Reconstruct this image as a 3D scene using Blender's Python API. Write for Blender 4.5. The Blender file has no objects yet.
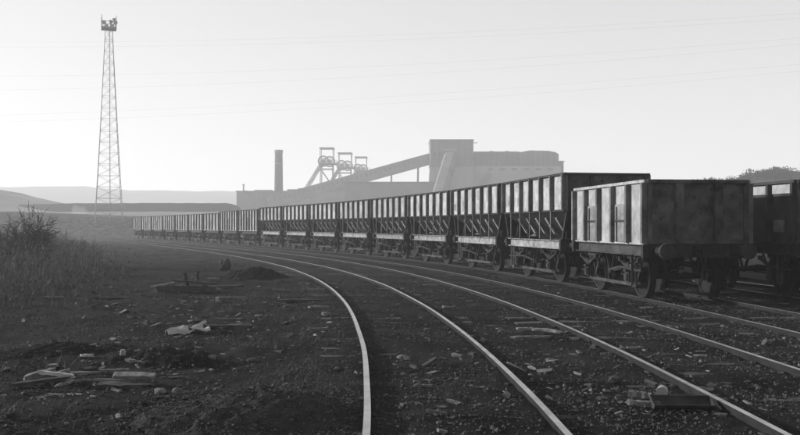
import bpy, math, random
import numpy as np
from mathutils import Vector, Matrix, noise
R = math.radians
rng = random.Random(7)
scene = bpy.context.scene
COL = scene.collection

# ------------------------------------------------------------------ camera
CAM_H = 1.55            # metres above the rail heads (rail heads are z = 0)
cd = bpy.data.cameras.new('camera'); cam = bpy.data.objects.new('camera', cd); COL.objects.link(cam)
cam.location = (0, 0, CAM_H); cam.rotation_euler = (R(90), 0, 0)
cd.sensor_width = 36; cd.lens = 40.5; cd.shift_y = 8.5 / 800
cd.clip_start = 0.1; cd.clip_end = 6000
scene.camera = cam

# ------------------------------------------------------------------ sky, sun, exposure
SUN_AZ, SUN_EL = 72, 15         # degrees left of the view direction, above the horizon
w = bpy.data.worlds.new('World'); scene.world = w; w.use_nodes = True
nt = w.node_tree; nt.nodes.clear()
sky = nt.nodes.new('ShaderNodeTexSky'); sky.sky_type = 'NISHITA'; sky.sun_disc = False
sky.sun_elevation = R(SUN_EL); sky.sun_rotation = R(-SUN_AZ)
sky.air_density = 1.0; sky.dust_density = 1.2; sky.ozone_density = 1.0
bw = nt.nodes.new('ShaderNodeRGBToBW'); bg = nt.nodes.new('ShaderNodeBackground'); out = nt.nodes.new('ShaderNodeOutputWorld')
pw = nt.nodes.new('ShaderNodeMath'); pw.operation = 'POWER'; pw.inputs[1].default_value = 0.38
sc_ = nt.nodes.new('ShaderNodeMath'); sc_.operation = 'MULTIPLY'; sc_.inputs[1].default_value = 1.93
nt.links.new(sky.outputs[0], bw.inputs[0]); nt.links.new(bw.outputs[0], pw.inputs[0]); nt.links.new(pw.outputs[0], sc_.inputs[0]); nt.links.new(sc_.outputs[0], bg.inputs[0]); nt.links.new(bg.outputs[0], out.inputs[0])
bg.inputs[1].default_value = 0.15
sd = bpy.data.lights.new('sun', 'SUN'); sun = bpy.data.objects.new('sun', sd); COL.objects.link(sun)
sd.energy = 4.5; sd.angle = R(0.6); sd.color = (1, 1, 1)
S = Vector((-math.sin(R(SUN_AZ)) * math.cos(R(SUN_EL)), math.cos(R(SUN_AZ)) * math.cos(R(SUN_EL)), math.sin(R(SUN_EL))))
sun.rotation_euler = S.to_track_quat('Z', 'Y').to_euler(); sun.location = (0, 0, 60)
vs = scene.view_settings; vs.view_transform = 'Standard'; vs.look = 'None'; vs.exposure = 0.77; vs.gamma = 1.0; vs.use_curve_mapping = False
scene.cycles.max_bounces = 6; scene.cycles.volume_bounces = 1
HAZE = 0.00105

# ------------------------------------------------------------------ helpers
class MB:
    """collects shapes of one mesh; build() links it as ONE object"""
    def __init__(s): s.v = []; s.f = []; s.m = []; s.mi = 0
    def add(s, vs, fs):
        o = len(s.v); s.v += [tuple(p) for p in vs]
        for f in fs: s.f.append(tuple(i + o for i in f)); s.m.append(s.mi)
        return s
    def box(s, c, d, rot=None):
        hx, hy, hz = d[0] / 2, d[1] / 2, d[2] / 2
        p = [Vector((x * hx, y * hy, z * hz)) for z in (-1, 1) for x, y in ((-1, -1), (1, -1), (1, 1), (-1, 1))]
        if rot is not None: p = [rot @ q for q in p]
        c = Vector(c)
        return s.add([q + c for q in p], [(3, 2, 1, 0), (4, 5, 6, 7), (0, 1, 5, 4), (1, 2, 6, 5), (2, 3, 7, 6), (3, 0, 4, 7)])
    def bar(s, a, b, wd, ht, up=(0, 0, 1)):
        a = Vector(a); b = Vector(b); d = (b - a); L = d.length; d.normalize(); u = Vector(up)
        y = u.cross(d)
        if y.length < 1e-4: y = Vector((0, 1, 0)).cross(d)
        y.normalize(); z = d.cross(y)
        return s.box((a + b) / 2, (L, wd, ht), Matrix((d, y, z)).transposed())
    def cyl(s, a, b, r, r2=None, n=12, caps=True):
        a = Vector(a); b = Vector(b); r2 = r if r2 is None else r2
        d = (b - a).normalized(); y = d.orthogonal().normalized(); z = d.cross(y)
        vs = []
        for c, q in ((a, r), (b, r2)):
            for i in range(n):
                t = 2 * math.pi * i / n; vs.append(c + (y * math.cos(t) + z * math.sin(t)) * q)
        fs = [(i, (i + 1) % n, n + (i + 1) % n, n + i) for i in range(n)]
        if caps: fs += [tuple(range(n))[::-1], tuple(range(n, 2 * n))]
        return s.add(vs, fs)
    def lathe(s, prof, axis_o, axis, n=24):
        """prof: list of (r, t) along axis, closed ring"""
        o = Vector(axis_o); d = Vector(axis).normalized(); y = d.orthogonal().normalized(); z = d.cross(y); k = len(prof)
        vs = [o + d * t + (y * math.cos(2 * math.pi * i / n) + z * math.sin(2 * math.pi * i / n)) * r for i in range(n) for r, t in prof]
        fs = [(i * k + j, i * k + (j + 1) % k, ((i + 1) % n) * k + (j + 1) % k, ((i + 1) % n) * k + j) for i in range(n) for j in range(k)]
        return s.add(vs, fs)
    def prism(s, poly, axis, t0, t1):
        """poly in the plane normal to axis ('x': (y,z), 'y': (x,z), 'z': (x,y))"""
        def q(p, t): return {'x': (t, p[0], p[1]), 'y': (p[0], t, p[1]), 'z': (p[0], p[1], t)}[axis]
        n = len(poly)
        return s.add([q(p, t0) for p in poly] + [q(p, t1) for p in poly],
                     [tuple(range(n))[::-1], tuple(range(n, 2 * n))] + [(i, (i + 1) % n, n + (i + 1) % n, n + i) for i in range(n)])
    def mesh(s, name, mats):
        me = bpy.data.meshes.new(name); me.from_pydata(s.v, [], s.f)
        for m in (mats if isinstance(mats, (list, tuple)) else [mats]): me.materials.append(m)
        if any(s.m): me.polygons.foreach_set('material_index', s.m)
        me.update(); return me
    def build(s, name, mats, parent=None, smooth=False, fixn=True):
        me = s.mesh(name, mats)
        if fixn:
            import bmesh
            bm = bmesh.new(); bm.from_mesh(me); bmesh.ops.recalc_face_normals(bm, faces=bm.faces); bm.to_mesh(me); bm.free()
        if smooth: me.polygons.foreach_set('use_smooth', [True] * len(me.polygons))
        return obj(name, me, parent)
def obj(name, me, parent=None, loc=None, rot=None):
    o = bpy.data.objects.new(name, me); COL.objects.link(o); o.parent = parent
    if loc is not None: o.location = loc
    if rot is not None: o.rotation_euler = rot
    return o
def tag(o, label=None, cat=None, group=None, kind=None):
    for k, v in (('label', label), ('category', cat), ('group', group), ('kind', kind)):
        if v: o[k] = v
    return o
def thing(name, label, cat, loc=(0, 0, 0), rz=0, group=None):
    return tag(obj(name, None, None, loc, (0, 0, rz)), label, cat, group)
KIDS = {}
def copy_tree(o, parent=None):
    c = o.copy(); COL.objects.link(c); c.parent = parent
    for ch in list(o.children): copy_tree(ch, c)
    return c
def smooth(t): t = min(1, max(0, t)); return t * t * (3 - 2 * t)

def at(px, py, D):
    """metres: a point D metres ahead, seen in the direction (px, py) of the photo's 800 x 435 grid"""
    return Vector(((px - 400) * D / 900, D, CAM_H + (226 - py) * D / 900))

# ------------------------------------------------------------------ materials (a black-and-white photograph: greys only)
MATS = {}
def mat(name, v, var=0.3, scale=3.0, rough=0.8, metal=0.0, bump=0.0, bscale=None, streak=0.0, spots=0.0, rnd=0.0, spec=0.08, dist=0.01, coord='Object', detail=6):
    m = bpy.data.materials.new(name); m.use_nodes = True; n = m.node_tree; N = n.nodes; L = n.links
    b = N['Principled BSDF']; b.inputs['Roughness'].default_value = rough; b.inputs['Metallic'].default_value = metal
    b.inputs['Specular IOR Level'].default_value = spec
    tc = N.new('ShaderNodeTexCoord'); vec = tc.outputs[coord]
    oi = N.new('ShaderNodeObjectInfo')
    ad = N.new('ShaderNodeVectorMath'); ad.operation = 'ADD'; sc = N.new('ShaderNodeMath'); sc.operation = 'MULTIPLY'; sc.inputs[1].default_value = 37.0
    L.new(oi.outputs['Random'], sc.inputs[0]); L.new(vec, ad.inputs[0]); L.new(sc.outputs[0], ad.inputs[1]); vec = ad.outputs[0]
    def nz(s, d=detail, stretch=None, rg=0.6):
        t = N.new('ShaderNodeTexNoise'); t.inputs['Scale'].default_value = s; t.inputs['Detail'].default_value = d; t.inputs['Roughness'].default_value = rg
        if stretch:
            mp = N.new('ShaderNodeMapping'); mp.inputs['Scale'].default_value = stretch; L.new(vec, mp.inputs[0]); L.new(mp.outputs[0], t.inputs[0])
        else: L.new(vec, t.inputs[0])
        return t.outputs[0]
    def rng_(x, a, bb, lo, hi):
        r = N.new('ShaderNodeMapRange'); r.inputs[1].default_value = a; r.inputs[2].default_value = bb; r.inputs[3].default_value = lo; r.inputs[4].default_value = hi; L.new(x, r.inputs[0]); return r.outputs[0]
    def mul(a, bb):
        q = N.new('ShaderNodeMath'); q.operation = 'MULTIPLY'
        for i, x in enumerate((a, bb)):
            if isinstance(x, (int, float)): q.inputs[i].default_value = x
            else: L.new(x, q.inputs[i])
        return q.outputs[0]
    val = rng_(nz(scale), 0.3, 0.7, 1 - var, 1 + var)
    if streak: val = mul(val, rng_(nz(1.0, 4, (9, 9, 0.7)), 0.35, 0.65, 1 - streak, 1 + streak * 0.4))
    if spots: val = mul(val, rng_(nz(scale * 3.1, 8, None, 0.7), 0.56, 0.66, 1.0, 1 - spots))
    if rnd: val = mul(val, rng_(oi.outputs['Random'], 0, 1, 1 - rnd, 1 + rnd))
    val = mul(val, v)
    cb = N.new('ShaderNodeCombineColor')
    for i in range(3): L.new(val, cb.inputs[i])
    L.new(cb.outputs[0], b.inputs['Base Color'])
    if bump:
        bp = N.new('ShaderNodeBump'); bp.inputs['Strength'].default_value = bump; bp.inputs['Distance'].default_value = dist
        L.new(nz(bscale or scale * 6, 8, None, 0.7), bp.inputs['Height']); L.new(bp.outputs[0], b.inputs['Normal'])
    MATS[name] = m; return m
M_panel = mat('weathered_steel_sheet', 0.27, 0.38, 2.6, 0.75, bump=0.12, bscale=9, streak=0.05, spots=0.5, rnd=0.12)
M_panelfar = mat('pale_weathered_steel_sheet', 0.30, 0.3, 1.2, 0.75, streak=0.5, spots=0.4, rnd=0.3)
M_rib = mat('painted_shade_rib', 0.10, 0.5, 2.5, 0.8, bump=0.1, spots=0.5, rnd=0.25)  # shade of the ribs against bright sheets, put in as a darker colour
M_end = mat('mottled_shade_end_sheet', 0.06, 0.75, 2.3, 0.8, bump=0.15, bscale=12, streak=0.06, spots=0.8)  # shade of the end faces deepened in the colour, over real mottling
M_dark = mat('painted_shade_sheet', 0.035, 0.5, 2, 0.8, bump=0.15, bscale=12, spots=0.4)  # dark tone carries painted-in shade for the farther siding's wagons
M_door = mat('rusty_door_sheet', 0.15, 0.4, 5, 0.85, bump=0.2, bscale=20, streak=0.1, spots=0.5)
M_slope = mat('coal_blackened_sheet', 0.012, 0.5, 3, 0.85, bump=0.1)
M_frame = mat('underframe_steel', 0.026, 0.5, 4, 0.8, bump=0.1, spots=0.5, rnd=0.2)
M_sole = mat('solebar_paint', 0.19, 0.6, 4, 0.75, spots=0.85, rnd=0.2)
M_solem = mat('dark_unlit_solebar', 0.05, 0.5, 3, 0.8, spots=0.6, rnd=0.2)  # dark tone paints in the unlit look of the mineral wagons' solebars
M_black = mat('greasy_black_iron', 0.014, 0.4, 5, 0.6, bump=0.1)
M_wheel = mat('wheel_iron', 0.007, 0.4, 5, 0.6)
M_tread = mat('worn_tread_steel', 0.014, 0.2, 8, 0.5, 0.5)
M_railh = mat('worn_rail_head', 0.38, 0.35, 3.5, 0.40, 0.7, bump=0.05, bscale=40, spec=0.5)
M_railw = mat('rusty_rail_web', 0.016, 0.4, 6, 0.85, bump=0.2)
M_sleep = mat('old_sleeper_timber', 0.055, 0.5, 4, 0.9, bump=0.6, bscale=30, streak=0.0, rnd=0.35)
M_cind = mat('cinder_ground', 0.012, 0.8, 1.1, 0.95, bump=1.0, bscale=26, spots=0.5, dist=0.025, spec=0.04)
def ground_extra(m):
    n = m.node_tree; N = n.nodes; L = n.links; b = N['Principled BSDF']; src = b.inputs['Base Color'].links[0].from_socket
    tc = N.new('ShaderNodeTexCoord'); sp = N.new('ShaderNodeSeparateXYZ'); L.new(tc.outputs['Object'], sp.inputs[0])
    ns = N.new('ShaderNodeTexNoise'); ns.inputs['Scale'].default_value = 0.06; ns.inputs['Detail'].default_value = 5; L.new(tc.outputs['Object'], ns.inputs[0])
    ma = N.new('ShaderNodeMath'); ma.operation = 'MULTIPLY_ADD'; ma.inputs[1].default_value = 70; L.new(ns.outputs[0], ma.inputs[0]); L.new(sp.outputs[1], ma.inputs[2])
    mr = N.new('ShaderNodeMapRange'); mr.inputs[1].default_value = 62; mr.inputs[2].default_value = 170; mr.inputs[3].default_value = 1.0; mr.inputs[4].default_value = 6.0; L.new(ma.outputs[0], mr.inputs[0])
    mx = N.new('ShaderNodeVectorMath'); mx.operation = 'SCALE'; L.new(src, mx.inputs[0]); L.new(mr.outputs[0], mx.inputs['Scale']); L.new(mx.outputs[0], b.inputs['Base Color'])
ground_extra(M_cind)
M_heap = mat('fine_cinder_heap', 0.030, 0.5, 9.0, 0.95, bump=0.9, bscale=45, dist=0.02, spec=0.04)
M_grav = mat('loose_gravel', 0.048, 0.92, 19, 0.9, spec=0.08)
M_stone = mat('pale_stone', 0.10, 0.3, 6, 0.85, bump=0.3, rnd=0.35)
M_dstone = mat('dark_stone', 0.035, 0.4, 4, 0.9, bump=0.4, rnd=0.3)
M_wood = mat('grey_weathered_wood', 0.115, 0.35, 5, 0.85, bump=0.5, bscale=30, rnd=0.35)
M_dwood = mat('dark_rotten_wood', 0.035, 0.4, 5, 0.9, bump=0.5, bscale=30, rnd=0.3)
M_iron = mat('scrap_iron', 0.03, 0.4, 6, 0.7, bump=0.2)
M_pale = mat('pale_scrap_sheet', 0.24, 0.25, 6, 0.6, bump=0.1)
M_reed = mat('dead_weed_stalks', 0.09, 0.85, 7, 0.95, spec=0.1)
M_twig = mat('bare_twigs', 0.04, 0.3, 3, 0.9)
M_hill = mat('far_hillside', 0.10, 0.35, 0.012, 0.95, spec=0.0, coord='Object')
M_bank = mat('embankment_grass', 0.018, 0.3, 0.03, 0.95, spec=0.0)
M_slopeg = mat('dead_grass_hillside', 0.2, 0.35, 0.05, 0.95, spec=0.0)
M_mist = mat('pale_mist_band', 0.22, 0.2, 0.02, 0.95, spec=0.0)
M_wood2 = mat('woodland', 0.012, 0.5, 0.2, 0.95, spec=0.0)
M_clad = mat('plant_cladding', 0.17, 0.2, 0.15, 0.85, streak=0.2)
M_clad2 = mat('plant_concrete', 0.30, 0.15, 0.15, 0.85)
M_stack = mat('sooty_chimney_brick', 0.05, 0.3, 0.3, 0.9)
M_cladd = mat('sooty_casing', 0.12, 0.25, 0.2, 0.85)
M_cladm = mat('sheeted_casing', 0.22, 0.2, 0.2, 0.85)
M_brick = mat('sooty_brick', 0.16, 0.25, 0.3, 0.9)
M_glass = mat('dark_window_glass', 0.03, 0.1, 1, 0.25, spec=0.5)
M_steel = mat('lattice_steel', 0.26, 0.2, 1, 0.7)
M_cable = mat('overhead_cable', 0.05, 0.1, 1, 0.6)

# ------------------------------------------------------------------ track lines
KN = [0, 8, 16, 24, 32, 40, 50, 62, 80, 105, 140]
TR = [(0.4735, [0.033, -0.0352, -0.104, -0.1798, -0.2618, -0.3406, -0.405, -0.4466, -0.4848, -0.5086, -0.515]),
      (3.4925, [0.0499, -0.0208, -0.0917, -0.1681, -0.2465, -0.3214, -0.3885, -0.4448, -0.4853, -0.5088, -0.515]),
      (6.4555, [0.067, -0.0081, -0.0827, -0.1541, -0.2239, -0.2971, -0.3719, -0.4433, -0.4858, -0.509, -0.5151])]
class Line:
    def __init__(s, pts):
        s.p = np.array(pts); s.L = np.r_[0, np.cumsum(np.hypot(*np.diff(s.p, axis=0).T))]
    def pos(s, l):
        x = float(np.interp(l, s.L, s.p[:, 0])); y = float(np.interp(l, s.L, s.p[:, 1]))
        a = l - 0.4; b = l + 0.4
        dx = np.interp(b, s.L, s.p[:, 0]) - np.interp(a, s.L, s.p[:, 0]); dy = np.interp(b, s.L, s.p[:, 1]) - np.interp(a, s.L, s.p[:, 1])
        h = math.hypot(dx, dy); return Vector((x, y, 0)), Vector((dx / h, dy / h, 0))
    def at_y(s, y): return float(np.interp(y, s.p[:, 1], s.L))
    def x_at(s, y): return float(np.interp(y, s.p[:, 1], s.p[:, 0]))
YS = np.arange(-4, 127.0, 0.25)
LINES = []
for x0, sl in TR:
    v = np.interp(YS, KN, sl); X = np.r_[0, np.cumsum((v[1:] + v[:-1]) / 2 * 0.25)]; X = X - np.interp(0, YS, X) + x0
    LINES.append(Line(np.c_[X, YS]))
nrm = []
for l in LINES[2].L:
    p, d = LINES[2].pos(l); nrm.append((p.x + d.y * 3.35, p.y - d.x * 3.35))
LINES.append(Line(nrm))

def track_dist(x, y):
    """sideways distance to the nearest track centre line"""
    return min(abs(x - Ln.x_at(y)) for Ln in LINES)

# ------------------------------------------------------------------ ground
def bank(x, y):
    z = 3.3 * smooth((y - 131) / 28) * smooth((-16 - x) / 14)
    z += 0.9 * smooth((LINES[0].x_at(min(y, 125)) - 9 - x) / 14) * smooth((y - 30) / 30)
    return z
def height(x, y, fine=True):
    z = -0.165 + bank(x, y)
    if -3 < y < 126:
        d = track_dist(x, y)
    else: d = 9
    k = smooth((d - 0.9) / 1.2)
    if fine:
        p = Vector((x, y, 0)); far = max(.12, smooth((120 - y) / 70)); z0 = z
        z += (0.015 + 0.075 * k) * noise.noise(p * 0.42) + (0.012 + 0.03 * k) * noise.noise(p * 1.3 + Vector((7, 3, 1)))
        z += (0.016 + 0.014 * k) * noise.noise(p * 4.1 + Vector((1, 9, 4))) + 0.012 * noise.noise(p * 10.3)
        if y < 22: z += 0.007 * noise.noise(p * 24)
        z = z0 + (z - z0) * far
    z += 0.06 * k + 0.092 * (1 - k)
    return z
def build_ground():
    an = list(np.radians(np.linspace(-42, 42, 560))); w2 = list(np.radians(np.linspace(46, 314, 60))); an = an + w2
    rs = np.geomspace(1.2, 1500, 430); na = len(an)
    V = [(0, 0, -0.15)]; F = []
    for r in rs:
        for a in an:
            x = r * math.sin(a); y = r * math.cos(a); V.append((x, y, height(x, y, r < 260)))
    for j in range(na): F.append((0, 1 + (j + 1) % na, 1 + j))
    for i in range(len(rs) - 1):
        o = 1 + i * na
        for j in range(na):
            k = (j + 1) % na; F.append((o + j, o + k, o + na + k, o + na + j))
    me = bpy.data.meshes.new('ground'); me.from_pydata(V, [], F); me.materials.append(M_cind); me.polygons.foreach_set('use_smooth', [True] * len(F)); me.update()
    o = obj('ground', me); o['kind'] = 'structure'
build_ground()

# distant hills and banks
def ridge(name, m, pts, D, depth, base, seed, rough, kind='structure'):
    """a hill: crest line through pts (photo px, py) at distance D, falling to base before and behind"""
    xs = [(px - 400) * D / 900 for px, _ in pts]; zs = [CAM_H + (226 - py) * D / 900 for _, py in pts]
    n = 160; nd = 14; V = []; F = []
    for i in range(n + 1):
        x = xs[0] + (xs[-1] - xs[0]) * i / n; zc = float(np.interp(x, xs, zs))
        for j in range(nd + 1):
            t = j / nd * 2 - 1; q = (math.cos(t * math.pi) + 1) / 2
            z = base + (zc - base) * q + rough * q * noise.fractal(Vector((x * 0.02 + seed, t * 2, seed)) * 2, 0.8, 2, 6)
            V.append((x, D + t * depth, z))
    for i in range(n):
        for j in range(nd):
            a = i * (nd + 1) + j; F.append((a, a + nd + 1, a + nd + 2, a + 1))
    me = bpy.data.meshes.new(name); me.from_pydata(V, [], F); me.materials.append(m); me.polygons.foreach_set('use_smooth', [True] * len(F)); me.update()
    o = obj(name, me); o['kind'] = kind; return o
ridge('far_hills', M_hill, [(-500, 195), (-300, 190), (-60, 188), (10, 187), (70, 186), (130, 190), (240, 191.5), (420, 197), (700, 205), (1000, 200), (1300, 205)], 1050, 260, -2, 3, 1.6)
ridge('embankment', M_bank, [(-400, 206), (40, 204.5), (75, 203.3), (150, 203), (228, 203.2), (238, 206), (246, 224)], 300, 25, 0, 5, 0.3)
ridge('mist_bank', M_mist, [(-400, 214), (0, 213), (100, 211.6), (228, 211.8), (240, 214), (248, 225)], 268, 22, 0, 8, 0.2)  # solid pale bank standing in for a strip of sunlit mist
ridge('hillside', M_slopeg, [(-420, 150), (-200, 168), (-90, 180), (0, 189.5), (18, 195), (37, 199.5), (55, 202.8), (80, 207), (130, 212.5), (200, 217), (260, 222)], 330, 130, 0, 21, 0.4)
ridge('wooded_hill', M_bank, [(640, 205), (700, 182), (735, 179), (752, 173), (770, 170), (800, 171.5), (860, 176), (980, 190), (1150, 215)], 230, 60, -1, 11, 0.5)

# ------------------------------------------------------------------ railway tracks
G2 = 0.7525
rail_prof = [(-0.029, 0.0), (0.029, 0.0), (0.034, -0.007), (0.030, -0.042), (0.010, -0.048), (0.010, -0.085), (0.034, -0.095), (0.034, -0.115), (-0.034, -0.115), (-0.034, -0.095), (-0.010, -0.085), (-0.010, -0.048), (-0.030, -0.042), (-0.034, -0.007)]
def rail_mesh(Ln, side, l0, l1, wob):
    mb = MB(); l = l0; rows = []; n = len(rail_prof)
    while True:
        p, d = Ln.pos(min(l, l1)); q = Vector((-d.y, d.x, 0))
        k = 0.012 * noise.noise(Vector((l * 0.35, wob, 0))) + 0.010 * abs(math.sin((l + wob * 3) * math.pi / 18.0)) ** 8
        dz = 0.008 * noise.noise(Vector((l * 0.2, wob, 5)))
        for y, z in rail_prof: rows.append(p + q * (side * G2 + y + k) + Vector((0, 0, z + dz)))
        if l >= l1: break
        l += 0.5 if l < 40 else 1.5
    m = len(rows) // n; F = []; mi = []
    for i in range(m - 1):
        for j in range(n):
            k2 = (j + 1) % n; F.append((i * n + j, i * n + k2, (i + 1) * n + k2, (i + 1) * n + j)); mi.append(0 if j == 0 else 1)
    F += [tuple(range(n)), tuple(range((m - 1) * n, m * n))]; mi += [1, 1]
    me = bpy.data.meshes.new('rail'); me.from_pydata(rows, [], F); me.materials.append(M_railh); me.materials.append(M_railw)
    me.polygons.foreach_set('material_index', mi); me.update(); return me
def sleeper_mesh(k):
    r = random.Random(k); mb = MB(); n = 7; V = []; F = []
    prof = [(-0.125, -0.06), (-0.122, -0.012), (-0.11, 0), (0.11, 0), (0.122, -0.012), (0.125, -0.06)]
    for i in range(n):
        y = -1.3 + 2.6 * i / (n - 1)
        for x, z in prof: V.append((x + r.uniform(-.012, .012), y + r.uniform(-.02, .02), z + r.uniform(-.012, .006)))
    m = len(prof)
    for i in range(n - 1):
        for j in range(m): F.append((i * m + j, i * m + (j + 1) % m, (i + 1) * m + (j + 1) % m, (i + 1) * m + j))
    F += [tuple(range(m)), tuple(range((n - 1) * m, n * m))]
    return mb.add(V, F).mesh('sleeper', M_sleep)
SLEEP = [sleeper_mesh(k) for k in range(5)]
mb = MB(); mb.box((0, 0, -0.005), (0.17, 0.30, 0.035)); mb.prism([(0.037, 0.01), (0.09, 0.01), (0.065, 0.06), (0.045, 0.06)], 'x', -0.06, 0.06); mb.prism([(-0.037, 0.01), (-0.09, 0.01), (-0.065, 0.06), (-0.045, 0.06)], 'x', -0.06, 0.06)
mb.cyl((0, 0.13, 0.01), (0, 0.13, 0.04), 0.02, n=8); mb.cyl((0, -0.13, 0.01), (0, -0.13, 0.04), 0.02, n=8)
CHAIR = mb.mesh('rail_chair', M_railw)
mb = MB(); mb.box((0, 0, 0), (0.16, 0.035, 0.035)); KEY = mb.mesh('key', M_dwood)
mb = MB()
for s in (-1, 1):
    mb.box((0, s * 0.024, -0.07), (0.46, 0.018, 0.045))
    for x in (-.17, -.06, .06, .17): mb.cyl((x, s * 0.03, -0.07), (x, s * 0.05, -0.07), 0.014, n=6)
FISH = mb.mesh('fishplate', M_railw)
TRACK_LABEL = ['curving railway track nearest the camera, its left rail bending past the cinder heap',
               'empty curving railway track between the nearest track and the standing wagons',
               'curving railway track under the long train of coal wagons',
               'railway track at the far right behind the nearest flat-sided wagon']
for t, Ln in enumerate(LINES):
    root = thing('railway_track', TRACK_LABEL[t], 'railway track', (0, 0, 0), 0, 'curving sidings')
    l1 = Ln.L[-1] if t < 3 else Ln.at_y(60)
    for s in (1, -1):
        obj('rail', rail_mesh(Ln, s, Ln.at_y(-3), l1, t * 5 + s + 2), root)
        for l in np.arange(Ln.at_y(9.8) + (0.6 if s < 0 else 0) + t * 3, Ln.at_y(48), 18.0):
            p, d = Ln.pos(l); q = Vector((-d.y, d.x, 0)); obj('fishplate', FISH, root, p + q * s * G2, (0, 0, math.atan2(d.y, d.x)))
    l = Ln.at_y(-2); k = 0
    far = Ln.at_y(36 if t < 3 else 30)
    while l < far:
        p, d = Ln.pos(l); q = Vector((-d.y, d.x, 0)); a = math.atan2(d.y, d.x)
        so = obj('sleeper', SLEEP[rng.randrange(5)], root, p + q * rng.uniform(-.04, .04) + Vector((0, 0, -0.078 + rng.uniform(-.016, .008))), (0, 0, a + rng.uniform(-.03, .03)))
        if p.y < 19 and t < 3:
            for s in (1, -1):
                co = obj('rail_chair', CHAIR, root, p + q * s * G2 + Vector((0, 0, -0.125)), (0, 0, a))
                if rng.random() < 0.85: obj('key', KEY, co, (rng.uniform(-.03, .03), s * 0.034 + s * .02, 0.045))
        l += rng.uniform(0.70, 0.80); k += 1

# ------------------------------------------------------------------ wagon parts (x along the wagon, z = 0 at the rail head)
WHEEL_R = 0.475
def wheel_me():
    mb = MB(); mb.mi = 1
    mb.lathe([(WHEEL_R, 0.065), (WHEEL_R + .004, -0.04), (WHEEL_R + .028, -0.045), (WHEEL_R + .026, -0.07), (0.40, -0.07), (0.40, 0.06)], (0, 0, 0), (0, 1, 0), 28)
    mb.mi = 0
    mb.lathe([(0.402, 0.045), (0.402, -0.055), (0.14, -0.03), (0.14, 0.03)], (0, 0, 0), (0, 1, 0), 28)
    mb.lathe([(0.14, 0.09), (0.14, -0.09), (0.0, -0.09), (0.0, 0.09)], (0, 0, 0), (0, 1, 0), 14)
    return mb.mesh('wheel', [M_wheel, M_tread])
WHEEL = wheel_me()
mb = MB(); mb.cyl((0, -1.08, 0), (0, 1.08, 0), 0.065, n=12); AXLE = mb.mesh('axle', M_black)
def guard_me():                                  # W-iron: inverted W of plate, outside the wheel
    mb = MB()
    for s in (-1, 1):
        mb.box((s * 0.16, 0, 0.60), (0.07, 0.022, 0.62)); mb.bar((s * 0.19, 0, 0.36), (s * 0.56, 0, 0.93), 0.06, 0.022, (0, 1, 0))
    mb.box((0, 0, 0.30), (0.42, 0.022, 0.05)); mb.box((0, 0, 0.89), (0.7, 0.022, 0.10))
    return mb.mesh('axle_guard', M_frame)
GUARD = guard_me()
mb = MB(); mb.box((0, 0, 0), (0.22, 0.2, 0.24)); mb.prism([(-.09, .10), (.09, .10), (.06, .15), (-.06, .15)], 'y', 0.0, 0.15); mb.box((0, 0.115, -.02), (0.15, 0.04, 0.15)); mb.box((0, .0, .14), (.12, .1, .06)); BOXM = mb.mesh('axle_box', M_frame)
def spring_me():
    mb = MB()
    for i in range(6):
        L = 0.52 - 0.075 * i; z0 = 0.0 - i * 0.016; k = 8; pts = [(-L + 2 * L * j / k) for j in range(k + 1)]
        V = []; F = []
        for x in pts:
            z = z0 + 0.33 * x * x
            for y in (-.04, .04): V += [(x, y, z), (x, y, z + 0.014)]
        for j in range(k):
            a = j * 4; b = a + 4; F += [(a, a + 2, b + 2, b), (a + 1, b + 1, b + 3, a + 3), (a, b, b + 1, a + 1), (a + 2, a + 3, b + 3, b + 2)]
        mb.add(V, F)
    mb.box((0, 0, -0.03), (0.09, 0.1, 0.15))
    for s in (-1, 1): mb.box((s * 0.52, 0, 0.11), (0.06, 0.09, 0.1))
    return mb.mesh('leaf_spring', M_frame)
SPRING = spring_me()
mb = MB(); mb.box((0.02, 0, 0), (0.05, .34, .30)); mb.cyl((0.04, 0, 0), (0.28, 0, 0), 0.115, 0.085, 12); mb.cyl((0.28, 0, 0), (0.44, 0, 0), 0.05, n=10); BUF = mb.mesh('buffer', M_black)
mb = MB(); mb.cyl((0.43, 0, 0), (0.475, 0, 0), 0.17, 0.16, 20); BUFH = mb.mesh('buffer_head', M_frame)
def link_me():
    mb = MB(); n = 20; pts = []
    for i in range(n):
        t = 2 * math.pi * i / n; pts.append(Vector((0, 0.055 * math.cos(t), 0.09 * math.sin(t) + (0.05 if math.sin(t) > 0 else -0.05))))
    for i in range(n): mb.cyl(pts[i], pts[(i + 1) % n], 0.018, n=6, caps=False)
    return mb.mesh('coupling_link', M_black)
LINK = link_me()
mb = MB(); mb.box((0.0, 0, 0), (0.06, .2, .2)); mb.bar((0.02, 0, 0), (0.2, 0, 0), .06, .06); mb.bar((.2, 0, 0), (.22, 0, -.08), .05, .05); HOOK = mb.mesh('draw_hook', M_black)
mb = MB(); mb.box((0, 0, 0), (0.30, 0.05, 0.05)); mb.prism([(-.04, -.2), (.04, -.2), (.05, .2), (-.02, .2)], 'y', -0.05, 0.05); SHOE = mb.mesh('brake_shoe', M_black)

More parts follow.
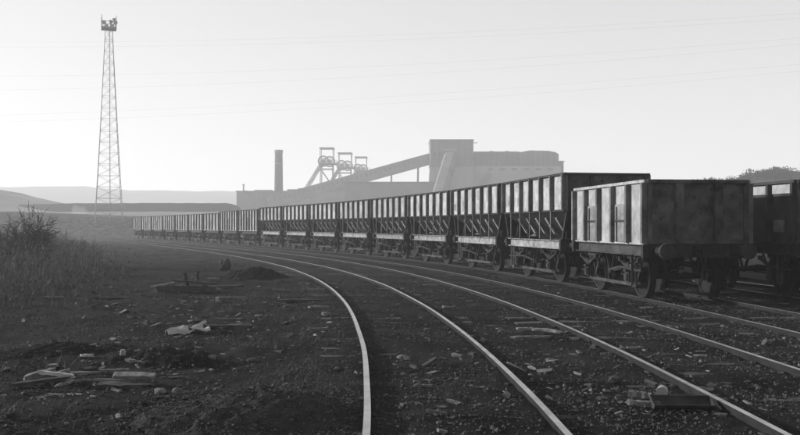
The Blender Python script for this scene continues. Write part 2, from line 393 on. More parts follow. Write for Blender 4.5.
def running_gear(root, L, wb, lever_dir=1, msole=None):
    msole = msole or M_sole
    hb = wb / 2
    for sx in (-1, 1):
        obj('axle', AXLE, root, (sx * hb, 0, WHEEL_R))
        for sy in (-1, 1):
            wr = obj('wheel', WHEEL, root, (sx * hb, sy * 0.745, WHEEL_R)); wr.rotation_euler = (0, rng.uniform(0, 1), 0 if sy > 0 else math.pi)
            g = obj('axle_guard', GUARD, root, (sx * hb, sy * 0.98, 0))
            obj('axle_box', BOXM, g, (0, sy * 0.06, 0.475), (0, 0, 0 if sy > 0 else math.pi))
            obj('leaf_spring', SPRING, g, (0, sy * 0.09, 0.72))
            obj('brake_shoe', SHOE, root, (sx * (hb - 0.55), sy * 0.745, 0.48), (0, 0, 0 if sx > 0 else math.pi))
    for sy in (-1, 1):
        mb = MB(); mb.bar((-hb + .1, sy * 0.99, 0.295), (hb - .1, sy * 0.99, 0.295), 0.03, 0.07); mb.build('tie_bar', M_solem, root)
        mb = MB()
        for q in (-1, 1): mb.bar((q * 0.27, sy * 1.0, 0.95), (q * .03, sy * 1.0, 0.50), 0.02, 0.06, (0, 1, 0))
        mb.cyl((0, sy * .98, .53), (0, sy * 1.03, .53), .06, n=10); mb.build('brake_hanger', M_frame, root)
        e = lever_dir * sy
        mb = MB(); mb.bar((0, sy * 1.06, 0.55), (e * hb * .62, sy * 1.10, 0.66), 0.02, 0.05); mb.bar((e * hb * .62, sy * 1.10, 0.66), (e * (hb + .55), sy * 1.12, 0.62), 0.025, 0.05); mb.cyl((e * (hb + .5), sy * 1.12, 0.62), (e * (hb + .78), sy * 1.12, 0.62), 0.024, n=8); mb.build('brake_lever', M_frame, root)
        mb = MB(); x = e * (hb + .42)
        mb.bar((x, sy * 1.09, .95), (x, sy * 1.09, 0.30), 0.012, 0.05, (0, 1, 0)); mb.bar((x + .07, sy * 1.15, .95), (x + .07, sy * 1.15, 0.30), .012, .05, (0, 1, 0)); mb.bar((x, sy * 1.09, .30), (x + .07, sy * 1.15, .30), .012, .05); mb.build('lever_guard', msole, root)
        mb = MB()
        for q in (-1, 1): mb.bar((0, sy * .74, .53 + q * .05), (q * (hb - .5), sy * .74, 0.47), .04, .04)
        mb.build('brake_rod', M_black, root)
    for sx in (-1, 1):
        mb = MB(); mb.box((sx * (L / 2 - .06), 0, 1.04), (0.12, 2.36, 0.27)); mb.build('headstock', M_frame, root)
        for sy in (-1, 1):
            b = obj('buffer', BUF, root, (sx * L / 2, sy * 0.865, 1.04), (0, 0, 0 if sx > 0 else math.pi)); obj('buffer_head', BUFH, b)
        h = obj('draw_hook', HOOK, root, (sx * (L / 2 + .02), 0, 1.04), (0, 0, 0 if sx > 0 else math.pi))
        for i, (dx, dz) in enumerate(((.2, -.1), (.25, -.27), (.29, -.43))): obj('coupling_link', LINK, h, (dx, 0, dz), (0, 0.1, math.pi / 2 * (i % 2)))
    for sy in (-1, 1):
        mb = MB(); mb.box((0, sy * 1.04, 1.05), (L - .246, 0.03, 0.24)); mb.box((0, sy * 1.095, 1.158), (L - .248, .08, .02)); mb.box((0, sy * 1.095, .942), (L - .248, .08, .02)); mb.build('solebar', msole, root)

# ---- hopper wagon
HL, HW, HT = 5.03, 1.13, 2.95
def make_hopper():
    root = thing('hopper_wagon', 'hopper', 'wagon', group='coal hopper wagons in the train')
    running_gear(root, HL, 2.9)
    hx = 2.78; t = 0.03                           # the bin overhangs the headstocks
    mb = MB()                                     # the upper bin: four walls of plate with an inside and an outside
    for sy in (-1, 1): mb = MB(); mb.box((0, sy * (HW - t / 2), 2.44), (2 * hx - .001, t, 1.0)); mb.build('side_sheet', M_panel, root)
    for sx in (-1, 1): mb = MB(); mb.box((sx * (hx - t / 2 + .002), 0, 2.44), (t, 2 * HW - 2 * t - .004, 0.996)); mb.build('end_sheet', M_end, root)
    z0, z1 = 1.94, 1.10; bx, by = 0.95, 0.42
    mb = MB(); o = [(-hx, -HW, z0), (hx, -HW, z0), (hx, HW, z0), (-hx, HW, z0), (-bx, -by, z1), (bx, -by, z1), (bx, by, z1), (-bx, by, z1)]
    i_ = [(x * .985, y * .97, z + .02) for x, y, z in o]
    mb.add(o + i_, [(0, 1, 5, 4), (1, 2, 6, 5), (2, 3, 7, 6), (3, 0, 4, 7), (4, 5, 6, 7), (8, 12, 13, 9), (9, 13, 14, 10), (10, 14, 15, 11), (11, 15, 12, 8), (12, 15, 14, 13), (0, 8, 9, 1), (1, 9, 10, 2), (2, 10, 11, 3), (3, 11, 8, 0)])
    mb.build('hopper_floor', M_slope, root)
    mb = MB(); mb.box((-.5, 0, .92), (.8, .8, .42)); mb.box((.5, 0, .92), (.8, .8, .42)); mb.box((0, 0, .75), (2.2, .08, .08)); mb.build('discharge_chute', M_black, root)
    mb = MB()
    for sy in (-1, 1): mb.box((0, sy * (HW + .03), HT - .03), (2 * hx + .12, .07, .06)); mb.box((0, sy * (HW + .02), z0 + .02), (2 * hx, .045, .05))
    for sx in (-1, 1): mb.box((sx * (hx + .035), 0, HT - .032), (.06, 2 * HW - .014, .056))
    mb.build('top_angle', M_frame, root)
    n = 6
    rib = MB(); rib.box((0, .005, 2.44), (.075, .11, .94)); rib.box((0, .025, 1.555), (.045, .02, .83)); RIB = rib.mesh('side_rib', M_rib); rib = MB(); rib.box((0, .005, 2.44), (.075, .11, .94)); RIBE = rib.mesh('side_rib', M_rib)
    st = MB(); d = Vector((0, by - HW, z1 - z0)).normalized(); nn = Vector((0, -d.z, d.y)) * -1
    st.bar(Vector((0, 0, z0 - .16)) + Vector((0, -.155, 0)), (0, by - HW + .28, z1 + .24), .11, .05, (0, 1, -1)); STIF = st.mesh('slope_stiffener', M_sole)
    for sy in (1, -1):
        for i in range(n + 1):
            x = -hx + .04 + (2 * hx - .08) * i / n
            obj('side_rib', RIB if abs(x) < 2.5 else RIBE, root, (x, sy * (HW + .051), 0), (0, 0, 0 if sy > 0 else math.pi))
            if abs(x) < 2.3: obj('slope_stiffener', STIF, root, (x * .93, sy * (HW + .03), 0), (0, 0, 0 if sy > 0 else math.pi))
    for sx in (-1, 1):
        for y in (-1.08, -.42, .42, 1.08):
            mb = MB(); mb.box((sx * (hx + .05), y, 2.42), (.09, .08, .9)); mb.bar((sx * (hx + .02), y, 1.98), (sx * (HL / 2 - .08), y, 1.2), .07, .07); mb.build('end_stanchion', M_frame, root)
        mb = MB(); mb.box((sx * (HL / 2 - .35), 0, 1.19), (.66, 2.3, .035)); mb.build('end_platform', M_frame, root)
    return root
# ---- flat-sided mineral wagon
def make_mineral(H, ribs, doors, name, mpanel, mend, L=5.03, W=1.17, wb=2.75, ov=0):
    root = thing(name, 'mineral', 'wagon')
    running_gear(root, L, wb, -1, M_solem)
    hx = L / 2 - .02 + ov; t = .03; zb = 1.18; zm = (zb + H) / 2
    for sy in (1, -1):
        mb = MB(); mb.box((0, sy * (W - t / 2), zm), (2 * hx, t, H - zb)); mb.build('side_sheet', mpanel, root)
    for sx in (-1, 1):
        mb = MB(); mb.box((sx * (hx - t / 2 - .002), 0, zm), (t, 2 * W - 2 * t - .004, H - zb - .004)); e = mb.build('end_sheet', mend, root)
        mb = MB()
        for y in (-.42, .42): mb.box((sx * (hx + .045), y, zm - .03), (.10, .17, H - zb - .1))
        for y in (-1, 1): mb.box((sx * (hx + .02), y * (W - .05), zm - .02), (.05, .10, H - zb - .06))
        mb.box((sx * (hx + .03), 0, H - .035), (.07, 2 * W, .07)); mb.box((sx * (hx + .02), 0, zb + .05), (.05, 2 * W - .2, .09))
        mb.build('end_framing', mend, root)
    mb = MB(); mb.box((0, 0, zb + .02), (2 * hx - .08, 2 * W - .08, .04)); mb.build('floor', M_slope, root)
    mb = MB()
    for sy in (-1, 1): mb.box((0, sy * (W + .025), H - .03), (2 * hx, .065, .06))
    mb.build('top_rail', M_solem if mpanel is M_panelfar else mpanel, root)
    rib = MB(); rib.box((0, -0.01, 0), (.09, .11, H - zb - .08)); RIB = rib.mesh('side_rib', M_rib if mpanel is not M_dark else M_dark)
    xs = [-hx + 2 * hx * (i + 1) / (ribs + 1) for i in range(ribs)]
    ed = [-hx + .03] + xs + [hx - .03]
    for sy in (1, -1):
        for x in ed: obj('side_rib', RIB, root, (x, sy * (W + .065), zm - .03), (0, 0, 0 if sy > 0 else math.pi))
        mb = MB(); mb.box((0, sy * (W + .02), zb - .005), (2 * hx, .05, .05)); mb.build('bottom_angle', mpanel, root)
        for b in doors:
            x0, x1 = ed[b] + .05, ed[b + 1] - .05; dh = (H - zb) * .62
            mb = MB(); mb.box(((x0 + x1) / 2, sy * (W + .014), zb + .03 + dh / 2), (x1 - x0 - .03, .026, dh)); dr = mb.build('side_door', M_door, root)
            mb = MB()
            for x in (x0 + .16, x1 - .16): mb.box((x, sy * (W + .033), zb + dh / 2), (.06, .016, dh * .94))
            mb.box(((x0 + x1) / 2, sy * (W + .034), zb + .03 + dh * .55), (x1 - x0 - .06, .014, .045)); mb.build('door_hinge', M_frame, dr)
    return root

LC = LINES[2]
def place(o, Ln, lmid):
    # seat each wagon on its two axles
    a, _ = Ln.pos(lmid - 1.4); b, _ = Ln.pos(lmid + 1.4); d = (b - a)
    o.location = (a + b) / 2; o.rotation_euler = (0, 0, math.atan2(d.y, d.x))
ORD = ['first', 'second', 'third', 'fourth', 'fifth', 'sixth', 'seventh', 'eighth', 'ninth', 'tenth']
l = LC.at_y(18.45)
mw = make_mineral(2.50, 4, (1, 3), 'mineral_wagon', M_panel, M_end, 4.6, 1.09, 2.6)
tag(mw, 'nearest flat-sided steel mineral wagon, dark end facing the camera and two side doors', 'wagon', 'flat-sided mineral wagons')
place(mw, LC, l + 2.3); l += 4.6 + 0.98
hopx = 2.78
hop = make_hopper()
hoppers = [hop] + [copy_tree(hop) for _ in range(7)]
for i in range(8):
    o = hoppers[i]
    o['label'] = ['first ribbed coal hopper wagon, towering over the nearest flat-sided wagon', 'second ribbed coal hopper wagon behind the nearest flat-sided wagon', 'third ribbed coal hopper wagon counted from the near end of the train',
                  'fourth ribbed coal hopper wagon, below the concrete transfer tower', 'fifth ribbed coal hopper wagon, below the foot of the flat-topped shed', 'sixth ribbed coal hopper wagon, below the sloping conveyor',
                  'seventh ribbed coal hopper wagon, last but one before the flat-sided wagons', 'last ribbed coal hopper wagon, next to the row of distant flat-sided wagons'][i]
    pr_ = random.Random(40 + i)
    for q in range(pr_.randrange(0, 4)):
        x = (-hopx + 2 * hopx * (pr_.randrange(6) + .5) / 6); w_ = pr_.uniform(.35, .62); h_ = pr_.uniform(.25, .8)
        mb = MB(); mb.box((x, HW + .006, 1.98 + h_ / 2 + pr_.uniform(0, .88 - h_)), (w_, .012, h_)); mb.build('patch_plate', M_panelfar, o)
    place(o, LC, l + 2.515); l += 6.05
far_a = make_mineral(2.85, 6, (3,), 'mineral_wagon', M_panelfar, M_end, ov=.26)
far_b = make_mineral(2.72, 4, (2,), 'mineral_wagon', M_panelfar, M_end, ov=.26)
for i in range(9):
    src = far_a if i < 2 else far_b
    o = src if i in (0, 2) else copy_tree(src)
    tag(o, ('tall ' if i < 2 else '') + 'flat-sided mineral wagon, %s one beyond the last hopper wagon' % ORD[i] if i < 8 else 'farthest flat-sided mineral wagon, at the very end of the train', 'wagon', 'flat-sided mineral wagons')
    place(o, LC, l + 2.515); l += 6.05
# wagons on the farther siding, in the shade of the train, painted dark into their sheets
LD = LINES[3]
l = LD.at_y(18.9)
for i, dl in enumerate((0, 6.05, -6.05)):
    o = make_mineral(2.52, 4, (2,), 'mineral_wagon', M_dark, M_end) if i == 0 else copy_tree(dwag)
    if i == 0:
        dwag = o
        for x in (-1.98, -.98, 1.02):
            mb = MB(); mb.box((x, 1.185, 2.34), (.82, .02, .19)); mb.build('painted_sunlit_strip', M_pale, o)  # pale strips paint sunlight onto the tops of the shaded sides
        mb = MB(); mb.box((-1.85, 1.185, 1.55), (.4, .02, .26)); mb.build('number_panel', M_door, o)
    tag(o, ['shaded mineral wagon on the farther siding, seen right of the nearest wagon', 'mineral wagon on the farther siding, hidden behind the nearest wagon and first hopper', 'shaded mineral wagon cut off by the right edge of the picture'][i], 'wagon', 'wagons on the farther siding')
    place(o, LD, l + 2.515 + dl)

# ------------------------------------------------------------------ colliery buildings, about 350 m away
DB = 350.0
def bx(mb, x0, x1, y0, y1, z0, z1): return mb.box(((x0 + x1) / 2, (y0 + y1) / 2, (z0 + z1) / 2), (x1 - x0, y1 - y0, z1 - z0))
def X(px, D=DB): return (px - 400) * D / 900
def Z(py, D=DB): return CAM_H + (226 - py) * D / 900
# coal preparation plant: dark upper storey over a paler lower wall
root = thing('preparation_plant', 'long tall coal preparation hall joined to the right of the transfer tower', 'building', (X(519), DB, 0))
ox = X(519)
mb = MB(); bx(mb, X(474.5) - ox, X(520) - ox, 2, 26, Z(166), Z(151)); bx(mb, X(520.2) - ox, X(556) - ox, 1.6, 26, Z(166), Z(151.6)); mb.prism([(X(521) - ox, Z(151.6)), (X(555) - ox, Z(151.6)), (X(550) - ox, Z(150.4)), (X(531) - ox, Z(149.9))], 'y', 1.9, 25); mb.prism([(X(556) - ox, Z(166)), (X(559.5) - ox, Z(166)), (X(559.5) - ox, Z(153.6)), (X(556) - ox, Z(151.7))], 'y', 1.8, 25); mb.build('upper_wall', M_clad, root)
mb = MB(); bx(mb, X(474) - ox, X(561) - ox, 0, 28, -.5, Z(166.1)); mb.build('lower_wall', M_clad2, root)
mb = MB(); bx(mb, X(559.6) - ox, X(565.5) - ox, 4, 22, Z(172), Z(160)); mb.build('stair_head', M_clad, root)
mb = MB(); bx(mb, X(561.1) - ox, X(566.5) - ox, 3, 24, -.5, Z(172.1)); mb.build('side_annexe', M_clad2, root)
mb = MB(); mb.bar((X(482) - ox, -1.5, Z(183)), (X(490) - ox, -1.5, Z(174)), 2.2, 1.6); mb.build('sloping_chute', M_clad, root)
mb = MB(); bx(mb, X(562) - ox, X(569) - ox, 8, 8.4, Z(160.2), Z(159.6)); mb.build('roof_beam', M_steel, root)
for i in range(16):
    mb = MB(); x = X(476) - ox + i * 2.02; bx(mb, x, x + .35, 1.45, 1.62, Z(165.8), Z(151.9)); mb.build('cladding_rib', M_cladd, root)
for i, (a, b, c, e) in enumerate(((488, 493, 168, 170.5), (500, 505, 168, 170.5), (512, 517, 168, 170.5), (524, 529, 168, 170.5), (536, 541, 168, 170.5), (548, 553, 168, 170.5))):
    mb = MB(); bx(mb, X(a) - ox, X(b) - ox, -.08, .3, Z(e), Z(c)); mb.build('window', M_clad, root)
for a in (492, 508, 540): mb = MB(); bx(mb, X(a) - ox, X(a + 3.5) - ox, 8, 12, Z(151.5), Z(149.2)); mb.build('roof_vent', M_clad, root)
# transfer tower
root = thing('transfer_tower', 'tall square concrete transfer tower at the head of the conveyors', 'tower', (X(452), DB - 2, 0)); ox = X(452)
mb = MB(); bx(mb, X(430) - ox, X(473) - ox, 0, 17, Z(166), Z(141)); mb.build('tower_house', M_clad, root)
mb = MB(); bx(mb, X(429.6) - ox, X(473.4) - ox, -.3, 17.3, Z(140.9), Z(139.8)); mb.build('roof', M_clad, root)
mb = MB(); mb.prism([(X(426) - ox, -.5), (X(474) - ox, -.5), (X(473.5) - ox, Z(166.2)), (X(430.4) - ox, Z(166.2))], 'y', .5, 16); mb.build('tower_base', M_clad2, root)
mb = MB(); bx(mb, X(442) - ox, X(456) - ox, -.4, -.02, Z(151), Z(149.6)); mb.build('canopy', M_clad2, root)
mb = MB(); bx(mb, X(473.6) - ox, X(478) - ox, 4, 4.4, Z(142.6), Z(142)); mb.build('hoist_beam', M_steel, root)
for k, (a, b) in enumerate(((433, 436), (438, 441))):
    mb = MB(); bx(mb, X(a) - ox, X(b) - ox, -.12, .3, Z(157), Z(153)); mb.build('window', M_glass, root)
for i in range(7):
    mb = MB(); x = X(432) - ox + i * 2.5; bx(mb, x, x + .3, -.1, .02, Z(165.5), Z(141.2)); mb.build('cladding_rib', M_cladd, root)
for z_ in (150, 158):
    mb = MB(); bx(mb, X(430.3) - ox, X(472.7) - ox, -.14, -.11, Z(z_ + .6), Z(z_)); mb.build('string_course', M_cladd, root)
# enclosed conveyor running down from the tower towards the yard
def gantry(name, label, A, B, wd, ht, m, wins, legs, arch=False):
    A = Vector(A); B = Vector(B); root = thing(name, label, 'conveyor', (B.x, B.y, 0)); o = Vector((B.x, B.y, 0))
    d = (B - A).normalized(); side = Vector((0, 0, 1)).cross(d).normalized(); up = d.cross(side)
    prof = [(-wd / 2, -ht / 2), (wd / 2, -ht / 2), (wd / 2, ht * .22), (wd * .3, ht * .5), (-wd * .3, ht * .5), (-wd / 2, ht * .22)] if arch else [(-wd / 2, -ht / 2), (wd / 2, -ht / 2), (wd / 2, ht / 2), (-wd / 2, ht / 2)]
    n = len(prof); mb = MB(); mb.add([A - o + side * y + up * z for y, z in prof] + [B - o + side * y + up * z for y, z in prof], [tuple(range(n)), tuple(range(n, 2 * n))] + [(i, (i + 1) % n, n + (i + 1) % n, n + i) for i in range(n)])
    mb.build('casing', m, root)
    L = (B - A).length; sg = -1 if side.y > 0 else 1
    for i in range(wins):
        c = A - o + d * (L * (i + .5) / wins) + side * sg * (wd / 2 + .04) + up * ht * .12
        mb = MB(); mb.box(c, (L / wins * .34, .1, ht * .26), Matrix((d, side, up)).transposed()); mb.build('window', M_clad, root)
    for i in range(legs):
        c = A - o + d * (L * (i + .5) / legs)
        mb = MB()
        for s in (-1, 1): mb.bar(c + side * s * wd * .35 - up * ht / 2, Vector((c.x, c.y, -.5)) + side * s * wd * .7, .5, .5, (0, 1, 0))
        for f in (.35, .7): mb.bar(Vector((c.x, c.y, c.z * f)) + side * wd * .6, Vector((c.x, c.y, c.z * f)) - side * wd * .6, .3, .3)
        mb.build('trestle', M_steel, root)
    return root
gantry('conveyor_gantry', 'long sloping enclosed conveyor climbing from the left to the transfer tower', (X(268), DB + 2, Z(203)), (X(430.5), DB + 6, Z(157.8)), 4.4, 4.3, M_cladm, 34, 6)
gantry('conveyor_chute', 'steep rounded pale conveyor casing leaning against the front of the transfer tower', at(436, 205, 326), at(451, 155, 347), 5.0, 3.6, M_cladd, 0, 0, True)
# low buildings
def block(name, label, x0, x1, ytop, D, depth, m, wins=(), extras=()):
    ox = (X(x0, D) + X(x1, D)) / 2; root = thing(name, label, 'building', (ox, D, 0)); zt = Z(ytop, D)
    mb = MB(); bx(mb, X(x0, D) - ox, X(x1, D) - ox, 0, depth, -.5, zt); mb.build('wall', m, root)
    mb = MB(); bx(mb, X(x0, D) - ox - .3, X(x1, D) - ox + .3, -.3, depth + .3, zt + .01, zt + .5); mb.build('roof', M_clad, root)
    for a, b, c, e in wins:
        mb = MB(); bx(mb, X(a, D) - ox, X(b, D) - ox, -.08, .4, Z(e, D), Z(c, D)); mb.build('window', M_clad, root)
    for nm, a, b, c in extras:
        mb = MB(); bx(mb, X(a, D) - ox, X(b, D) - ox, 3, depth - 3, zt + .52, Z(c, D)); mb.build(nm, m, root)
block('flat_roofed_shed', 'long flat-roofed dark shed below the conveyor and left of the transfer tower', 345, 440.5, 183, 342, 22, M_clad, (), [('roof_vent', 392, 397, 182), ('roof_vent', 412, 417, 182), ('roof_vent', 432, 436, 181.8)])
block('boiler_house', 'low sooty building at the foot of the brick chimney', 236.5, 300, 192, 372, 20, M_brick, [(244 + i * 8, 247 + i * 8, 198, 202) for i in range(6)], [('roof_light', 253, 270, 189.6), ('roof_vent', 241, 246, 190.2), ('parapet', 284, 296, 190.6)])
block('winding_house', 'low winding engine house under the back legs of the headframes', 288, 352, 190.5, 368, 16, M_clad2, (), [('roof_house', 297, 305, 187.8), ('roof_vent', 318, 326, 189)])
mb = MB(); mb.cyl((0, 0, 0), (0, 0, 5), .35, .3, 10); mb.cyl((0, 0, 5), (0, 0, 5.5), .5, .45, 10)
o = mb.build('vent_pipe', M_steel); o.location = (X(243.5, 380), 380, Z(192, 380) - 2.2); tag(o, 'thin vent pipe on the roof of the boiler house', 'pipe')
# chimney
root = thing('chimney', 'tall round brick chimney standing behind the low boiler house', 'chimney', (X(278.7, 380), 380, 0)); zt = Z(150, 380)
mb = MB(); n = 24; pr = [(2.05, -.5), (1.62, zt - 1.2)]; mb.cyl((0, 0, -.5), (0, 0, zt - 1.2), 2.05, 1.62, n); mb.build('stack', M_stack, root, True)
mb = MB(); mb.lathe([(1.82, zt - 1.2), (1.82, zt), (1.3, zt), (1.3, zt - 1.2)], (0, 0, 0), (0, 0, 1), n); mb.build('cap', M_brick, root)
mb = MB(); mb.lathe([(1.84, zt - 6), (1.84, zt - 5.6), (1.6, zt - 5.6), (1.6, zt - 6)], (0, 0, 0), (0, 0, 1), n); mb.build('iron_band', M_steel, root)
# winding headframes
def headframe(label, px0, px1, ptop, pdeck, D, s=1.0):
    cx = X((px0 + px1) / 2, D); root = thing('winding_headframe', label, 'headframe', (cx, D, 0), 0, 'winding headframes')
    hw = (X(px1, D) - X(px0, D)) / 2; zt = Z(ptop, D); zd = Z(pdeck, D); b = 3.0
    for x in (-1, 1):
        for y in (-1, 1):
            mb = MB(); mb.bar((x * hw, y * b, zd), (x * hw, y * b, zt), .26, .26, (0, 1, 0)); mb.build('gallows_post', M_steel, root)
            mb = MB(); mb.bar((x * hw * .9, y * b, zd), (x * hw * 1.15, y * b * 1.4, -.5), .34, .34, (0, 1, 0)); mb.build('leg', M_steel, root)
    mb = MB()
    for y in (-1, 1): mb.bar((-hw - .4, y * b, zt), (hw + .4, y * b, zt), .45, .5)
    for x in (-1, 1): mb.bar((x * hw, -b, zt + .02), (x * hw, b, zt + .02), .3, .4)
    mb.build('crossbeam', M_steel, root)
    mb = MB(); mb.box((hw * .25, 0, zd), (hw * 2.7, 2 * b + 1.2, .5)); mb.build('deck', M_steel, root)
    mb = MB()
    for y in (-b - .5, b + .5):
        mb.bar((-hw * 1.1, y, zd + 1.3), (hw * 1.6, y, zd + 1.3), .12, .12)
        for i in range(7): x = -hw * 1.1 + i * hw * 2.7 / 6; mb.bar((x, y, zd), (x, y, zd + 1.3), .12, .12, (0, 1, 0))
    rl = mb.build('railing', M_steel, root); rl['kind'] = 'stuff'
    for y, x in ((-1.4, -hw * .55), (1.4, hw * .35)):
        mb = MB(); r = 2.35 * s; mb.lathe([(r, -.2), (r, .2), (r - .5, .2), (r - .5, -.2)], (x, y, zd + 1.1), (0, 1, 0), 28)
        for i in range(8):
            t = math.pi * i / 8; c = Vector((x, y, zd + 1.1)); q = Vector((math.cos(t), 0, math.sin(t))) * (r - .2); mb.bar(c - q, c + q, .2, .3, (0, 1, 0))
        mb.cyl((x, y - .5, zd + 1.1), (x, y + .5, zd + 1.1), .35, n=10); mb.build('sheave_wheel', M_steel, root)
    for k, z in enumerate((.33, .66, .92)):
        mb = MB(); zz = zd * z
        for y in (-1, 1): mb.bar((-hw, y * b * 1.15, zz), (hw, y * b * 1.15, zz), .3, .3); mb.bar((-hw, y * b * 1.15, zz), (hw, y * b * 1.15, zz - zd * .28), .25, .25)
        mb.build('bracing', M_steel, root)
    for y in (-1, 1):                                    # raking back legs towards the winding house
        a = Vector((-hw * .9, y * 2.2, zd)); e = Vector((-hw * .9 - zd * .62, y * 3.4, -.5)); off = Vector((.75, 0, .45))
        mb = MB(); mb.bar(a + off, e + off, .35, .35); mb.bar(a - off, e - off, .35, .35)
        n = 14
        for i in range(n): p = a.lerp(e, i / n); q = a.lerp(e, (i + 1) / n); sg = 1 if i % 2 else -1; mb.bar(p + off * sg, q - off * sg, .16, .16)
        mb.build('back_leg', M_steel, root)
    mb = MB(); p = Vector((-hw * .9 - zd * .24, -2.6, zd * .62)); mb.bar(p, (hw * .9, -b, zd * .5), .3, .3); mb.build('tie', M_steel, root)
headframe('nearest and tallest winding headframe, leftmost of the three', 320.8, 333.5, 148.5, 164, 376, 1.0)
headframe('middle of the three winding headframes', 339, 351.5, 153.5, 168, 400, 1.0)
headframe('rightmost and lowest of the three winding headframes', 355.8, 366.6, 157.5, 171, 424, .95)

# ------------------------------------------------------------------ floodlight tower
DT = 150.0; tx = X(108.8, DT); tz = height(tx, DT, False); ht = Z(29, DT) - tz
root = thing('floodlight_tower', 'tall slender lattice floodlight tower standing beyond the end of the train', 'lighting tower', (tx, DT, tz), 0.35)
def half(z): return 2.25 + (0.55 - 2.25) * (z / ht) ** 0.85
N = 17; lv = [ht * (1 - (1 - i / N) ** 1.0) for i in range(N + 1)]
cor = ((-1, -1), (1, -1), (1, 1), (-1, 1))
for cx_, cy_ in cor:
    mb = MB()
    for i in range(N): mb.cyl((cx_ * half(lv[i]), cy_ * half(lv[i]), lv[i] - (.6 if i == 0 else 0)), (cx_ * half(lv[i + 1]), cy_ * half(lv[i + 1]), lv[i + 1]), .045, .045, 6, False)
    mb.build('leg', M_steel, root)
for i in range(N):
    mb = MB(); h0, h1 = half(lv[i]), half(lv[i + 1])
    for k in range(4):
        a, b = cor[k], cor[(k + 1) % 4]
        mb.cyl((a[0] * h1, a[1] * h1, lv[i + 1]), (b[0] * h1, b[1] * h1, lv[i + 1]), .024, n=5)
        mb.cyl((a[0] * h0, a[1] * h0, lv[i]), (b[0] * h1, b[1] * h1, lv[i + 1]), .018, n=5); mb.cyl((b[0] * h0, b[1] * h0, lv[i]), (a[0] * h1, a[1] * h1, lv[i + 1]), .018, n=5)
    mb.build('bracing', M_steel, root)
mb = MB(); mb.cyl((.2, -.2, 0), (.1, -.1, ht), .06, n=6)
for i in range(60): mb.box((.2 - i / 600, -.2, ht * i / 60), (.4, .03, .03))
mb.build('ladder', M_steel, root)
mb = MB(); mb.box((0, 0, ht + .08), (2.4, 2.4, .3)); mb.build('platform', M_steel, root)
mb = MB()
for k in range(4):
    a, b = cor[k], cor[(k + 1) % 4]; mb.cyl((a[0] * 1.15, a[1] * 1.15, ht + 1.1), (b[0] * 1.15, b[1] * 1.15, ht + 1.1), .04, n=5); mb.cyl((a[0] * 1.15, a[1] * 1.15, ht), (a[0] * 1.15, a[1] * 1.15, ht + 2.1), .05, n=5)
mb.build('railing', M_steel, root)
for k, (x, y, z, a) in enumerate(((-.95, -.6, 1.0, .3), (-.3, .4, .7, 2), (.25, -.5, 1.2, 1.1), (.8, .1, 1.7, .2), (.55, .7, .8, 2.6), (-.6, .9, 1.3, 4), (.95, -.8, 1.0, 5.2))):
    mb = MB(); c = Vector((x, y, ht + z)); q = Vector((math.cos(a), math.sin(a), -.35)).normalized()
    mb.cyl(c - q * .22, c + q * .22, .16, .36, 12); mb.cyl((x, y, ht + .2), c, .05, n=6); mb.build('floodlight', M_steel, root)

# ------------------------------------------------------------------ overhead cables
for k, (pl, pr, sag) in enumerate((((0, 42), (800, 13), 2.2), ((0, 47), (800, 18), 2.2), ((0, 76), (800, 38), 2.4), ((0, 90), (800, 44), 2.4), ((0, 115), (800, 64), 2.0), ((0, 122), (800, 71), 2.0))):
    A = at(pl[0], pl[1], 185); B = at(pr[0], pr[1], 150 + 4 * (k % 2)); mb = MB(); pts = []
    for i in range(61):
        t = -.35 + 1.7 * i / 60; p = A.lerp(B, t); p.z -= sag * 4 * t * (1 - t) * .6; pts.append(p)
    for i in range(60): mb.cyl(pts[i], pts[i + 1], .006, n=5, caps=False)
    o = mb.build('overhead_cable', M_cable)
    tag(o, ['topmost thin overhead cable crossing the sky', 'second overhead cable from the top, close under the topmost', 'third overhead cable from the top of the sky', 'fourth overhead cable from the top of the sky', 'lowest but one of the overhead cables', 'lowest overhead cable, nearest the roofs of the colliery'][k], 'cable', 'overhead power cables')

# ------------------------------------------------------------------ ground things
GZ = {}
def ground_at(px, py):
    """the point of the ground seen at (px, py), by marching along the sight line"""
    D = 900 * (CAM_H + .15) / (py - 226)
    for _ in range(6):
        x = (px - 400) * D / 900; z = height(x, D); D = 900 * (CAM_H - z) / (py - 226)
    return Vector(((px - 400) * D / 900, D, z))
def rock_mesh(name, seed, m, sub=2, rough=.35, flat=.7):
    import bmesh
    bm = bmesh.new(); bmesh.ops.create_icosphere(bm, subdivisions=sub, radius=1); s = Vector((seed * 3.1, seed * 1.7, seed))
    for v in bm.verts:
        d = v.co.normalized(); k = 1 + rough * noise.noise(d * 1.3 + s) + rough * .5 * noise.noise(d * 3 + s); v.co = Vector((d.x * k, d.y * k * .85, d.z * k * flat))
    me = bpy.data.meshes.new(name); bm.to_mesh(me); bm.free(); me.materials.append(m); return me
HEAPS = []
def surf(x, y):
    z = height(x, y)
    for f in HEAPS: z = max(z, f(x, y))
    return z
